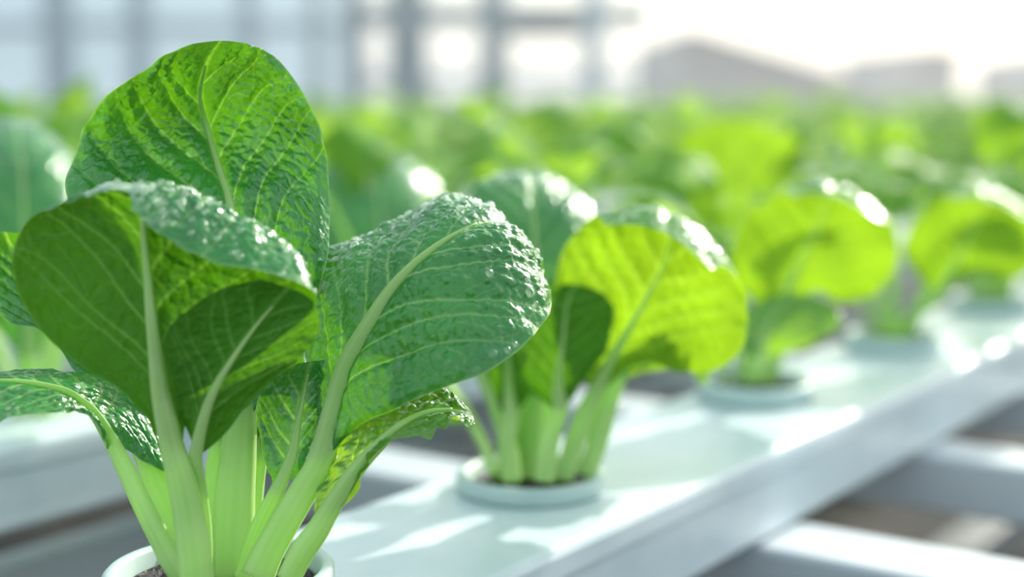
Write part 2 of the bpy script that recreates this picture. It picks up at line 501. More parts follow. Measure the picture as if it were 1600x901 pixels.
for i, (x0, x1, py, h, m) in enumerate(((-420, 560, 36, .07, 'steel_pale'), (-420, 560, -60, .07, 'steel_pale'), (560, 1010, 12, .13, 'steel'), (772, 925, 34, .1, 'steel'), (560, 1010, 118, .06, 'steel_pale'))):
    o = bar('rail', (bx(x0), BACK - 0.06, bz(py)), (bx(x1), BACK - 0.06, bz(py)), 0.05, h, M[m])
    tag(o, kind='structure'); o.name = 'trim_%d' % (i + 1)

# ------------------------------------------------------------------ buildings beyond
def building(name, px0, px1, d, py_eave, py_ridge, ridge_at, label, depth=4.0, mat='roof'):
    x0, x1 = bx(px0, d), bx(px1, d)
    ze, zr = bz(py_eave, d), bz(py_ridge, d)
    xr = x0 + (x1 - x0) * ridge_at
    root = empty(name, ((x0 + x1) / 2, d, 0))
    off = np.array(((x0 + x1) / 2, d, 0))
    prof = [(x0, 0), (x1, 0), (x1, ze), (xr, zr - .06), (x0, ze + (zr - ze) * (0.85 if ridge_at < .2 else 0))]
    vs = [np.array((x, d, z)) - off for x, z in prof] + [np.array((x, d + depth, z)) - off for x, z in prof]
    n = 5
    fs = [tuple(range(n))[::-1], tuple(range(n, 2 * n))] + [(i, (i + 1) % n, n + (i + 1) % n, n + i) for i in range(n)]
    link_mesh('wall', mesh_from('wall', vs, fs, False), M[mat], root)
    rv, rf = [], []
    for (xa, za), (xb, zb) in ((prof[3], prof[2]), (prof[4], prof[3])):
        a, b = np.array((xa, d, za)) - off, np.array((xb, d, zb)) - off
        t = (b - a); ln = np.linalg.norm(t); t = t / ln; nn = np.cross(t, Y)
        box(rv, rf, (a + b) / 2 + Y * depth / 2 - nn * 0.04, t * (ln / 2 + .03), Y * (depth / 2 + .15), nn * 0.03)
    link_mesh('roof', mesh_from('roof', rv, rf, False), M['steel'], root)
    tag(root, label, 'building')
    return root
building('shed', 1065, 1330, 13.0, 122, 38, 0.06, 'grey shed with a sloping roof beyond the plant rows', 5.0)
building('storage_hut', 1418, 1490, 15.0, 78, 66, 0.5, 'small pale hut against the bright sky beyond the plants', 3.0)
building('greenhouse', 1650, 1850, 22.0, 90, 60, 0.5, 'dark grey building cut off at the edge of the sky', 4.0)

# ------------------------------------------------------------------ channels, rails, beams
CH_W, CH_H, PITCH_ROW, CH_T = 0.113, 0.048, 0.346, -0.3845
ORD = ['nearest', 'second', 'third', 'fourth', 'fifth', 'sixth', 'seventh', 'eighth', 'ninth', 'tenth', 'eleventh', 'twelfth']
def channel(t, s0, s1, label, group):
    mid = row((s0 + s1) / 2, t, TABLE)
    root = empty('growing_channel', mid)
    ln = (s1 - s0) / 2
    vs, fs = [], []
    box(vs, fs, (0, 0, -0.002 - CH_H / 2), RD * ln, RN * (CH_W / 2 - 0.0025), Z * (CH_H / 2 - 0.001))
    b = bevel(link_mesh('channel_body', mesh_from('channel_body', vs, fs, False), M['channel'], root), 0.003)
    # lid: top sheet with turned down lips, as one folded profile
    w, th, lip = CH_W / 2, 0.002, 0.013
    prof = [(-w, -lip), (-w, -0.004), (-w + 0.0012, -0.0012), (-w + 0.004, 0), (w - 0.004, 0), (w - 0.0012, -0.0012), (w, -0.004), (w, -lip),
            (w - th, -lip), (w - th, -0.0045), (w - 0.005, -th), (-w + 0.005, -th), (-w + th, -0.0045), (-w + th, -lip)]
    n = len(prof)
    vs = [RN * x + Z * z + RD * e for e in (-ln, ln) for x, z in prof]
    fs = [(i, (i + 1) % n, n + (i + 1) % n, n + i) for i in range(n)]
    lid = link_mesh('channel_lid', mesh_from('channel_lid', vs, fs, False), M['channel'], root)
    tag(root, label, 'growing channel', group)
    return root
channel(CH_T, -0.25, 7.0, 'white plastic growing channel in front carrying the sharp foreground plant', 'white growing channels')
NROWS = 11
for k in range(1, NROWS):
    channel(CH_T - k * PITCH_ROW, -0.2 - 0.1 * k, 7.5, 'white growing channel in the %s row behind the front channel' % (['next', 'second', 'third', 'fourth', 'fifth', 'sixth', 'seventh', 'eighth', 'ninth', 'tenth'][k - 1]), 'white growing channels')
BEAM_Z = TABLE - CH_H - 0.003
def s_of(p): return float(p @ RD)
def t_of(p): return float(p @ RN)
b1 = s_of(at_z(1185, 826, BEAM_Z)); b2 = s_of(at_z(1445, 694, BEAM_Z))
def beam(s, w, h, label):
    o = bar('cross_beam', row(s, CH_T - PITCH_ROW * (NROWS - 0.5), BEAM_Z), row(s, 0.9, BEAM_Z), w, h, M['rail'])
    bevel(o, 0.004)
    tag(o, label, 'cross beam', 'white cross beams under the channels')
beam(b1, 0.058, 0.04, 'white cross beam under the front channel, the one nearest the camera')
beam(b2, 0.052, 0.04, 'white cross beam passing under the front channel further back')
beam(b2 + (b2 - b1), 0.052, 0.04, 'third white cross beam back along the front channel')
def legs(s, t, label):
    a = row(s, t, 0)
    o = bar('support_leg', a, row(s, t, BEAM_Z - 0.041), 0.04, 0.04, M['rail']); bevel(o, 0.004)
    tag(o, label, 'support leg', 'white legs of the bench')
def rail(t, z, w, h, label, s0=-0.3, s1=6.0, mat='rail'):
    o = bar('support_rail', row(s0, t, z), row(s1, t, z), w, h, M[mat]); bevel(o, 0.004)
    tag(o, label, 'support rail')
    return o
pr = at_z(60, 880, BEAM_Z - 0.05)
rail(t_of(pr), BEAM_Z - 0.042, 0.034, 0.03, 'white rail running in the gap between the two nearest channels')
pr = at_z(1560, 800, 0.30)
rail(t_of(pr), 0.30, 0.05, 0.05, 'grey lower rail running above the brown ground beside the front channel', mat='steel_grey')

# ------------------------------------------------------------------ cups
def cup(loc, r_out, r_in, rim_h, soil_h, label, cat='plant cup', group='white plant cups'):
    root = empty('plant_cup', loc)
    prof = [(r_in - 0.004, 0.0005), (r_out - 0.001, 0.0005), (r_out, 0.0015), (r_out, rim_h - 0.0012), (r_out - 0.0012, rim_h),
            (r_in + 0.0010, rim_h), (r_in, rim_h - 0.0012), (r_in - 0.0035, 0.002)]
    n, m = 64, len(prof)
    vs = [(r * math.cos(2 * PI * i / n), r * math.sin(2 * PI * i / n), z) for i in range(n) for r, z in prof]
    fs = [(i * m + j, ((i + 1) % n) * m + j, ((i + 1) % n) * m + (j + 1) % m, i * m + (j + 1) % m) for i in range(n) for j in range(m)]
    link_mesh('cup_wall', mesh_from('cup_wall', vs, fs), M['cup'], root)
    g, q = 40, 14
    vs, fs = [(0, 0, soil_h)], []
    for j in range(1, q + 1):
        for i in range(g):
            a = 2 * PI * i / g; r = (r_in - 0.002) * j / q
            x, y = r * math.cos(a), r * math.sin(a)
            hgt = soil_h + (0.0018 * math.sin(x * 700 + 1) * math.sin(y * 820) + 0.0016 * math.sin(x * 1500 + y * 900) + random.uniform(-.0008, .0008)) * (1 if j < q else 0)
            vs.append((x, y, hgt))
    for i in range(g):
        fs.append((0, 1 + i, 1 + (i + 1) % g))
        for j in range(q - 1):
            a, b = 1 + j * g + i, 1 + j * g + (i + 1) % g
            fs.append((a, a + g, b + g, b))
    link_mesh('growing_medium', mesh_from('growing_medium', vs, fs), M['medium'], root)
    tag(root, label, cat, group)
    return root

# ------------------------------------------------------------------ hero plant
p1 = at(343, 885, 0.512)
POT1 = np.array((p1[0], p1[1], TABLE))
RIM1 = p1[2] - TABLE
cup(POT1, 0.0400, 0.0350, RIM1, RIM1 - 0.006, 'white plastic cup holding the sharp foreground plant at the lower left')
S1 = RIM1 - 0.006
hero = empty('leafy_plant', POT1 + np.array((0, 0, S1)))
tag(hero, 'sharp foreground leafy green plant covered with water droplets in the nearest cup', 'leafy plant', 'leafy green plants')
HO = POT1 + np.array((0, 0, S1))
D = 0.50
TOCAM = np.array((0, -1.0, 0.15))
# tall leaf at the back, upper side towards the camera
L1 = net([
 [(366,650,1.2),(378,650,1.4),(390,650,1.2)],
 [(300,545,1.6),(336,548,2.2),(377,552,2.4),(420,550,2.2),(462,535,1.6)],
 [(185,430,.8),(275,432,1.0),(373,440,1.4),(445,432,1.6),(506,430,1.6)],
 [(106,312,1.0),(235,322,1.4),(361,328,1.7),(440,322,1.9),(515,355,2.0)],
 [(116,245,1.9),(225,248,3.1),(339,252,3.2),(430,250,2.8),(512,270,2.4)],
 [(146,180,1.8),(232,188,3.4),(322,192,3.8),(415,180,3.3),(502,200,2.6)],
 [(196,126,1.1),(252,132,2.2),(312,140,2.9),(398,122,2.8),(478,148,2.5)],
 [(244,93,.2),(280,90,.9),(325,93,1.6),(375,84,1.9),(428,90,2.0)],
 [(302,68,-.4),(324,65,-.1),(345,63.5,.3),(362,64.5,.7),(386,68,1.0)]], D)
make_leaf(hero, HO, L1, path([(362,905,0.9),(364,840,1.0),(368,760,1.1),(373,700,1.2)], D), seed=3, res=(200, 230), widths=(.0068,.0070,.0062,.0050,.0034,.0018,.0012,.0008,.0004),
          facing=TOCAM, drops=420, drop_r=(.0003,.0013), quilt=1.7)
# big leaf at the front, under side towards the camera, its near rim rolled over
L2 = net([
 [(256,682,-2.2),(262,688,-2.3),(268,692,-2.3),(276,692,-2.3),(284,690,-2.2)],
 [(205,622,-2.5),(230,618,-2.6),(252,612,-2.7),(280,612,-2.6),(310,610,-2.4)],
 [(116,566,-2.8),(180,560,-2.8),(243,548,-2.9),(310,550,-2.5),(370,560,-2.0)],
 [(52,500,-3.2),(145,488,-3.0),(235,482,-3.1),(340,480,-2.4),(440,520,-2.2)],
 [(19,420,-3.6),(90,405,-3.2),(165,408,-3.2),(229,415,-3.2),(330,410,-2.6),(445,398,-2.6),(492,470,-3.9)],
 [(32,366,-3.8),(95,348,-3.4),(160,352,-3.3),(224,352,-3.3),(300,345,-2.8),(385,345,-3.0),(405,424,-4.5)],
 [(78,328,-3.9),(125,312,-3.6),(175,308,-3.5),(222,305,-3.4),(275,294,-3.2),(318,318,-3.6),(325,402,-4.8)],
 [(120,308,-4.0),(150,298,-3.8),(180,290,-3.7),(205,286,-3.6),(232,290,-3.7),(250,310,-4.1),(250,366,-4.9)],
 [(160,300,-4.2),(172,297,-4.2),(184,296,-4.2),(195,297,-4.2),(202,302,-4.3),(206,312,-4.5),(205,326,-4.8)]], D)
make_leaf(hero, HO, L2, path([(308,915,-1.6),(303,860,-1.8),(292,790,-2.0),(278,730,-2.2)], D), under=True, seed=5, res=(190, 200), widths=(.0056,.0054,.0048,.0042,.0036,.0028,.0020,.0014,.0010,.0006,.0004),
          facing=TOCAM, drops=760, drop_r=(.0003,.0015), drop_bias=lambda u, v: 1.0 if (u > 0.3 and v > 0.45) or v > .9 else 0.02, quilt=1.0)
# folded smaller leaf in front of it
L2B = net([
 [(300,712,-2.0),(306,714,-2.1),(312,712,-2.0)],
 [(281,650,-2.6),(298,650,-2.7),(318,652,-2.6),(344,656,-2.5),(368,652,-2.3)],
 [(261,582,-3.4),(296,592,-3.2),(338,602,-3.0),(382,610,-2.8),(418,606,-2.7)],
 [(258,528,-4.0),(305,545,-3.6),(362,562,-3.2),(420,570,-3.0),(462,566,-3.1)],
 [(284,487,-4.2),(335,500,-3.8),(393,517,-3.3),(447,530,-3.2),(488,534,-3.4)],
 [(345,453,-4.2),(385,465,-3.8),(424,480,-3.4),(465,492,-3.4),(499,500,-3.7)],
 [(405,436,-4.0),(428,442,-3.8),(450,450,-3.6),(472,458,-3.6),(490,470,-3.8)]], D)
make_leaf(hero, HO, L2B, path([(318,900,-.6),(318,840,-.9),(314,790,-1.3),(309,750,-1.7)], D), under=True, seed=8, res=(140, 140), widths=(.0030,.0028,.0024,.0020,.0015,.0010,.0006,.0003),
          facing=TOCAM, drops=60, quilt=0.8, drop_bias=lambda u, v: 1.0 if v > .5 else 0.1)
# big leaf leaning right, upper side towards the camera
L3 = net([
 [(497,722,0.0),(499,721,0.0),(501,720,0.0),(503,721,0.0),(505,722,0.0)],
 [(503,655,0.5),(511,650,0.3),(522,646,0.0),(537,652,-.2),(552,668,-.4)],
 [(478,570,1.2),(508,580,0.6),(541,575,0.0),(578,608,-0.5),(604,645,-0.9)],
 [(460,480,2.4),(516,496,1.1),(575,512,0.1),(640,562,-0.7),(694,607,-1.4)],
 [(474,404,3.4),(543,428,1.7),(610,456,0.3),(688,512,-0.7),(760,582,-1.5)],
 [(540,380,4.0),(592,393,2.1),(648,413,0.6),(735,462,-0.3),(818,538,-0.8)],
 [(612,340,4.8),(652,355,2.7),(692,378,1.1),(775,420,0.4),(847,506,0.6)],
 [(672,316,5.3),(706,326,3.2),(737,352,1.7),(802,392,1.3),(860,466,2.2)],
 [(722,311,5.6),(752,323,3.9),(780,345,2.8),(820,380,2.6),(853,436,3.6)],
 [(774,336,5.4),(788,345,4.8),(804,360,4.3),(820,379,4.3),(836,403,4.6)]], D)
make_leaf(hero, HO, L3, path([(402,900,-.6),(420,860,-.6),(448,810,-.5),(475,765,-.3)], D), seed=2, res=(220, 220), widths=(.0058,.0054,.0052,.0050,.0048,.0044,.0039,.0032,.0024,.0016,.0009,.0005),
          facing=np.array((.45,-1,.1)), drops=560, drop_r=(.0004,.0021), drop_bias=lambda u, v: 0.2 + (1.0 if u < -0.55 else 0) + (0.5 if v > .75 else 0), quilt=1.2, thick=.45, rib=.8)
# low leaf arching out to the left
L4 = net([
 [(172,700,-.3),(172,694,0.0),(172,688,0.2),(190,698,.5),(215,712,0.8)],
 [(153,672,-.5),(152,662,-.1),(152,652,0.2),(205,672,1.0),(269,738,1.2)],
 [(126,643,-.9),(128,638,-.3),(132,632,0.2),(182,632,1.3),(250,652,2.2)],
 [(85,643,-1.6),(95,630,-.8),(105,613,0.0),(150,602,1.3),(198,598,2.4)],
 [(25,652,-2.2),(40,627,-1.2),(55,600,-.2),(88,588,1.0),(122,581,2.0)],
 [(-40,668,-2.6),(-20,632,-1.5),(0,594,-.4),(30,584,.8),(60,577,1.6)],
 [(-110,660,-2.4),(-92,630,-1.5),(-70,600,-.6),(-45,590,.2),(-20,582,.8)]], D)
make_leaf(hero, HO, L4, path([(300,925,-.4),(274,885,-.4),(255,850,-.3),(222,785,-.1),(193,725,.1)], D), seed=12, res=(150, 150), widths=(.0042,.0045,.0042,.0036,.0028,.0022,.0018,.0014,.0010,.0005),
          facing=np.array((-.5,-1,.1)), drops=200, drop_r=(.0002,.0010), quilt=.8, wave=.0003)
# low leaf on the right with a wavy margin
L5 = net([
 [(503,806,-.6),(508,804,-.7),(514,800,-.8),(518,799,-.8),(522,798,-.9)],
 [(508,748,-.1),(528,750,-.5),(549,744,-.8),(554,746,-.9),(559,748,-1.0)],
 [(533,694,.4),(559,697,-.2),(586,702,-.7),(594,704,-.9),(602,703,-1.1)],
 [(572,645,.9),(598,658,.2),(622,668,-.5),(638,673,-.9),(652,676,-1.3)],
 [(628,613,1.2),(645,632,.5),(661,646,-.2),(681,658,-.7),(702,666,-1.2)],
 [(688,612,1.4),(695,627,.8),(704,639,.3),(717,653,-.2),(730,663,-.7)],
 [(722,624,1.2),(730,634,.9),(737,644,.5),(740,653,.2),(742,661,-.1)]], D)
make_leaf(hero, HO, L5, path([(450,905,-1.0),(472,862,-1.0),(495,830,-.9)], D), seed=21, mat='field', res=(120, 150), widths=(.0042,.0044,.0040,.0034,.0030,.0024,.0018,.0012,.0008,.0004),  # paler leaf material puts this leaf's sunlit look into its colour
          facing=np.array((.5,-1,.1)), drops=160, drop_r=(.0002,.0008), quilt=1.4, wave=.0012)
# dark young leaf in the middle
L6 = net([
 [(428,766,.3),(432,768,.2),(437,766,.3)],
 [(416,716,.4),(436,724,.3),(455,714,.2),(470,712,.3),(484,704,.5)],
 [(402,662,.3),(430,672,.4),(464,668,.3),(492,662,.5),(515,650,.8)],
 [(404,620,.1),(436,630,.4),(472,628,.5),(504,622,.7),(530,608,.9)],
 [(430,588,-.1),(454,592,.3),(479,590,.5),(504,586,.7),(526,578,.9)],
 [(464,568,-.3),(475,566,0),(486,564,.2),(497,563,.4),(508,562,.6)]], D)
make_leaf(hero, HO, L6, path([(378,905,.3),(392,860,.3),(408,815,.3)], D), seed=31, res=(110, 110), widths=(.0030,.0030,.0026,.0020,.0014,.0010,.0007,.0004), facing=TOCAM,
          drops=120, drop_r=(.0003,.0011), drop_bias=lambda u, v: 0.15 + (1.0 if v > .75 else 0), quilt=.8, nveins=4)
# shaded leaf behind on the left
L8 = net([
 [(226,726,1.6),(234,726,1.6),(242,724,1.6)],
 [(148,612,2.2),(170,625,2.4),(195,640,2.5),(220,630,2.4),(245,620,2.2)],
 [(76,533,2.6),(104,545,3.0),(140,560,3.2),(185,550,3.0),(230,540,2.6)],
 [(8,498,2.8),(46,492,3.2),(92,500,3.6),(145,485,3.4),(195,470,3.0)],
 [(-46,440,2.8),(-2,434,3.4),(50,440,3.8),(100,425,3.6),(150,410,3.2)],
 [(-44,385,2.8),(-14,385,3.3),(18,388,3.6),(48,380,3.5),(84,374,3.2)],
 [(-16,363,2.8),(-4,362,3.0),(8,362,3.1),(18,363,3.1),(30,364,3.0)]], D)
make_leaf(hero, HO, L8, path([(300,890,.9),(285,840,1.1),(262,790,1.3),(246,755,1.5)], D), seed=41, res=(110, 110), widths=(.0048,.0052,.0050,.0042,.0034,.0024,.0014,.0008,.0004), facing=TOCAM, drops=60)
# inner leaf whose stalk shows left of the middle
L9 = net([
 [(338,700,1.8),(343,700,1.8),(348,700,1.8)],
 [(300,620,2.0),(322,622,2.2),(345,620,2.3),(368,620,2.2),(388,612,2.0)],
 [(280,540,2.2),(310,545,2.6),(345,545,2.8),(378,540,2.6),(405,530,2.2)],
 [(300,480,2.2),(325,480,2.5),(350,478,2.6),(375,474,2.5),(395,470,2.2)],
 [(335,450,2.2),(345,449,2.3),(355,448,2.4),(362,448,2.3),(370,448,2.2)]], D)
make_leaf(hero, HO, L9, path([(336,900,1.4),(336,850,1.5),(337,790,1.6),(339,740,1.7)], D), seed=51, res=(70, 70), widths=(.0040,.0042,.0040,.0032,.0024,.0014,.0008,.0004), facing=TOCAM)
# stalk-side leaf behind the right hand leaf
L10 = net([
 [(402,720,1.8),(406,720,1.8),(410,720,1.8)],
 [(392,650,2.2),(405,652,2.4),(418,650,2.5),(432,648,2.4),(446,640,2.2)],
 [(396,580,2.6),(415,582,2.9),(436,582,3.0),(458,576,2.9),(476,566,2.6)],
 [(420,520,2.6),(436,522,2.9),(456,520,3.0),(474,514,2.9),(490,506,2.6)],
 [(450,480,2.6),(458,480,2.7),(466,480,2.8),(472,479,2.7),(478,478,2.6)]], D)
make_leaf(hero, HO, L10, path([(382,890,1.2),(390,840,1.4),(396,790,1.5),(401,750,1.7)], D), seed=61, res=(70, 70), widths=(.0034,.0032,.0028,.0024,.0018,.0012,.0008,.0004), facing=TOCAM)

# ------------------------------------------------------------------ generic plants of the rows
def free_leaf(az, lean, bend, stalk_len, length, width, dome, seed, twist=0.0, r0=0.010):
    """Control net and stalk path of a spoon shaped leaf leaving the plant's foot in direction az."""
    rs = np.random.default_rng(seed)
    ca, sa = math.cos(az), math.sin(az)
    rad = np.array((ca, sa, 0)); side = np.array((-sa, ca, 0))
    p = rad * r0; ph = lean
    st = [p.copy()]
    for i in range(6):
        ph += bend * 0.05
        p = p + (rad * math.sin(ph) + Z * math.cos(ph)) * stalk_len / 6
        st.append(p.copy())
    rows, nrow = [], 9
    prev_v = 0.0
    for j in range(nrow):
        v = j / (nrow - 1)
        if j:
            ph += bend * (0.08 + 0.22 * v)
            p = p + (rad * math.sin(ph) + Z * math.cos(ph)) * length / (nrow - 1)
        T = rad * math.sin(ph) + Z * math.cos(ph)
        Nn = -rad * math.cos(ph) + Z * math.sin(ph)
        sd = side * math.cos(twist * v) + Nn * math.sin(twist * v)
        w = width * max(0.05, (v ** 0.62) * (1 - v ** 3.6) ** 0.55 * 1.12)
        r = []
        for u in (-1, -.5, 0, .5, 1):
            r.append(p + sd * u * w - Nn * dome * (abs(u) ** 1.8) * w + Nn * 0.004 * math.sin(v * 9 + u * 2 + seed) * abs(u) - T * 0.35 * w * abs(u) ** 2 * (1 if v > .8 else .3))
        rows.append(r)
    return np.asarray(rows), np.asarray(st[:-1])
def plant_leaves(parent, origin, seed, n=9, res=(25, 27), scale=1.0, drops=26, az0=0.0, rot=0.0, petioles=True, big=1.0, mat='field', drop_r=(.0040, .0085), skip=None, fat=1.0):
    rs = np.random.default_rng(seed)
    made = []
    for i in range(n):
        az = az0 + i * 2.39996 + rs.uniform(-.25, .25)
        if skip is not None and skip(az % (2 * PI)): continue
        inner = i / max(1, n - 1)
        lean = 0.42 - 0.36 * inner + rs.uniform(-.08, .08)
        bend = 1.25 - 0.45 * inner + rs.uniform(-.3, .4)
        arch = i % 3 == 1
        if arch: bend = rs.uniform(1.2, 1.6); lean *= .8
        cn, st = free_leaf(az, lean, bend, (0.094 + 0.018 * inner + (0.012 if arch else 0)) * scale, rs.uniform(.075, .095) * scale * big, rs.uniform(.034, .043) * scale * big, rs.uniform(.5, .85) if arch else rs.uniform(.2, .5), seed * 31 + i, rs.uniform(-.5, .5),
                           r0=0.016 - 0.010 * inner)
        made.append(make_leaf(parent, origin, cn + origin, st + origin if petioles else None, seed=seed * 17 + i, res=res, mat=mat, widths=tuple(w * scale * fat for w in (.0042, .0044, .0038, .0028, .0018, .0012, .0007, .0004)),
                              facing=np.array((math.cos(az), math.sin(az), 0.2)), drops=drops, drop_r=drop_r, drop_bias=lambda u, v: 1.0 if v > .35 else .2, quilt=0.6 if res[0] > 30 else .12, wave=.001, drop_seg=10, wet=drop_r[1] > .004))
    return made
def copy_tree(o, parent=None):
    c = o.copy(); COL.objects.link(c)
    if parent is not None: c.parent = parent
    for ch in list(o.children): copy_tree(ch, c)
    return c

# ------------------------------------------------------------------ second and third plant of the front channel
p2 = at(829, 735, 0.711)
POT2 = np.array((p2[0], p2[1], TABLE)); RIM2 = p2[2] - TABLE
cup(POT2, 0.0362, 0.0312, RIM2, RIM2 - 0.006, 'white cup set in the front channel under the second, half blurred plant')
O2 = POT2 + np.array((0, 0, RIM2 - 0.006))
pl2 = empty('leafy_plant', O2)
tag(pl2, 'half blurred leafy plant in the second cup with a glowing yellow-green round leaf', 'leafy plant', 'leafy green plants')
D2 = 0.70
A2 = net([
 [(925,612,-1.0),(932,610,-1.0),(938,612,-1.0)],
 [(905,575,-1.6),(930,572,-1.5),(952,565,-1.4),(975,566,-1.4),(1000,562,-1.4)],
 [(868,520,-2.4),(920,525,-2.0),(974,528,-1.8),(1030,562,-1.8),(1062,582,-1.8)],
 [(866,455,-3.0),(930,465,-2.5),(998,488,-2.2),(1060,530,-2.2),(1115,580,-2.4)],
 [(878,398,-3.4),(945,415,-3.0),(1020,446,-2.6),(1090,490,-2.5),(1158,545,-2.8)],
 [(900,362,-3.6),(965,375,-3.3),(1040,405,-3.0),(1110,440,-2.9),(1168,498,-3.2)],
 [(916,346,-3.8),(985,335,-3.4),(1050,350,-3.2),(1110,385,-3.2),(1158,448,-3.6)],
 [(936,340,-4.3),(1000,326,-3.9),(1045,334,-3.8),(1090,362,-3.8),(1135,415,-4.2)],
 [(944,350,-5.2),(1000,352,-5.3),(1036,362,-5.3),(1072,384,-5.3),(1112,420,-5.4)]], D2)
W2 = (.0046, .0048, .0042, .0032, .0020, .0011, .0007, .0004, .0003)
make_leaf(pl2, O2, A2, path([(880,748,-.6),(890,715,-.7),(905,670,-.8),(918,635,-.9)], D2), under=True, seed=71, res=(90, 100), mat='field', widths=W2, facing=TOCAM, drops=200, drop_r=(.0004,.0016), drop_bias=lambda u, v: 1.0 if v > .78 else .02, drop_seg=6)
B2 = net([
 [(838,560,1.0),(845,560,1.0),(852,560,1.0)],
 [(790,480,1.6),(815,484,1.9),(843,484,2.0),(872,480,1.9),(898,470,1.6)],
 [(742,400,2.2),(790,402,2.8),(838,404,3.0),(882,398,3.0),(918,390,3.4)],
 [(728,332,3.6),(780,336,3.6),(834,338,3.9),(885,334,4.3),(928,340,5.4)],
 [(745,290,5.2),(788,290,5.2),(832,292,5.5),(872,294,6.1),(908,305,7.2)],
 [(782,268,7.4),(805,267,7.3),(828,266,7.4),(850,268,7.8),(872,278,8.2)]], D2)
make_leaf(pl2, O2, B2, path([(830,748,.6),(832,700,.7),(836,650,.8),(840,600,.9)], D2), seed=72, res=(80, 80), mat='leaf', widths=W2, facing=TOCAM, drops=160, drop_r=(.0004,.0018), drop_bias=lambda u, v: 1.0 if u > .4 or v > .8 else .1, drop_seg=6)
C2 = net([
 [(868,640,-1.6),(874,640,-1.6),(880,640,-1.6)],
 [(810,590,-2.0),(838,594,-2.1),(872,590,-2.1),(902,592,-2.0),(925,580,-1.9)],
 [(790,530,-2.4),(835,532,-2.6),(880,530,-2.6),(925,535,-2.5),(952,530,-2.3)],
 [(805,475,-2.6),(845,476,-2.9),(886,475,-3.0),(930,482,-2.9),(960,488,-2.6)],
 [(850,445,-2.6),(875,444,-2.8),(900,444,-2.9),(925,450,-2.8),(945,460,-2.6)]], D2)
make_leaf(pl2, O2, C2, path([(850,752,-1.6),(854,720,-1.6),(860,680,-1.6)], D2), under=True, seed=73, res=(70, 70), mat='leaf', widths=W2, facing=TOCAM)
E2 = net([
 [(792,650,-.6),(798,650,-.6),(804,650,-.6)],
 [(748,600,-.2),(770,600,-.3),(795,598,-.4),(820,600,-.4),(842,590,-.4)],
 [(738,540,.2),(765,540,0),(795,538,-.2),(825,540,-.3),(850,530,-.4)],
 [(750,480,.4),(775,480,.2),(800,478,0),(825,480,-.2),(848,475,-.3)],
 [(780,440,.4),(792,438,.3),(805,438,.2),(815,440,.1),(826,442,0)]], D2)
make_leaf(pl2, O2, E2, path([(800,752,-1.0),(796,720,-.9),(792,690,-.8)], D2), under=True, seed=74, res=(60, 60), mat='leaf', widths=W2, facing=TOCAM)
F2 = net([
 [(960,596,.4),(966,594,.4),(972,594,.4)],
 [(940,560,.8),(965,556,.8),(990,560,.7),(1015,566,.5),(1035,575,.2)],
 [(950,520,1.2),(985,520,1.2),(1020,528,1.0),(1050,545,.6),(1070,570,.2)],
 [(985,490,1.4),(1015,492,1.4),(1045,505,1.2),(1068,525,.9),(1082,552,.5)],
 [(1030,480,1.5),(1045,484,1.4),(1060,492,1.3),(1070,504,1.1),(1078,520,.9)]], D2)
make_leaf(pl2, O2, F2, path([(915,742,.2),(925,715,.2),(940,670,.3),(952,630,.4)], D2), seed=75, res=(60, 60), mat='field', widths=W2, facing=TOCAM)
G2 = net([
 [(738,668,-1.6),(736,664,-1.6),(734,660,-1.6)],
 [(735,662,-2.0),(732,655,-1.8),(728,648,-1.6),(726,640,-1.4),(724,634,-1.2)],
 [(712,664,-2.0),(710,654,-1.8),(708,645,-1.6),(708,636,-1.4),(708,628,-1.2)],
 [(690,656,-1.9),(690,650,-1.8),(690,645,-1.6),(691,640,-1.4),(692,635,-1.2)]], D2)
make_leaf(pl2, O2, G2, path([(772,738,-1.8),(762,712,-1.8),(752,690,-1.7)], D2), seed=76, res=(40, 40), mat='field', widths=(.0024, .0022, .0018, .0014, .0008, .0004), facing=TOCAM)
# further stalks and leaves around the heart of the second plant
plant_leaves(pl2, O2, 207, n=12, res=(45, 47), scale=.82, drops=60, az0=0.6, big=.8, fat=1.45, drop_r=(.0006, .0024), skip=lambda a: 3.6 < a < 5.9)

p3 = at(1180, 600, 0.925)
POT3 = np.array((p3[0], p3[1], TABLE))
cup(POT3, 0.0362, 0.0312, 0.012, 0.006, 'white cup set in the front channel under the third plant')
O3 = POT3 + np.array((0, 0, 0.006))
pl3 = empty('leafy_plant', O3)
tag(pl3, 'blurred leafy plant in the third cup with a glowing round leaf under a white rim', 'leafy plant', 'leafy green plants')
D3 = 0.92
A3 = net([
 [(1205,500,-.6),(1211,498,-.6),(1217,500,-.6)],
 [(1175,470,-1.2),(1200,468,-1.1),(1225,462,-1.0),(1250,462,-1.0),(1275,458,-1.0)],
 [(1145,430,-2.0),(1190,432,-1.7),(1240,430,-1.5),(1290,455,-1.5),(1318,472,-1.6)],
 [(1142,390,-2.6),(1195,392,-2.2),(1255,398,-2.0),(1315,430,-2.0),(1362,462,-2.2)],
 [(1158,352,-3.0),(1210,355,-2.7),(1272,366,-2.5),(1335,395,-2.5),(1395,428,-2.7)],
 [(1188,322,-3.4),(1235,318,-3.1),(1288,328,-3.0),(1345,352,-3.0),(1404,390,-3.2)],
 [(1215,300,-3.8),(1255,288,-3.6),(1300,290,-3.5),(1350,312,-3.5),(1396,352,-3.8)],
 [(1240,305,-5.0),(1270,302,-4.8),(1300,304,-4.8),(1338,320,-4.8),(1378,345,-5.0)]], D3)
make_leaf(pl3, O3, A3, path([(1190,596,-.4),(1193,570,-.5),(1198,535,-.5)], D3), under=True, seed=81, res=(70, 80), mat='field', widths=W2, facing=TOCAM, drops=120, drop_r=(.0006,.0022), drop_bias=lambda u, v: 1.0 if v > .75 else .02, drop_seg=6)
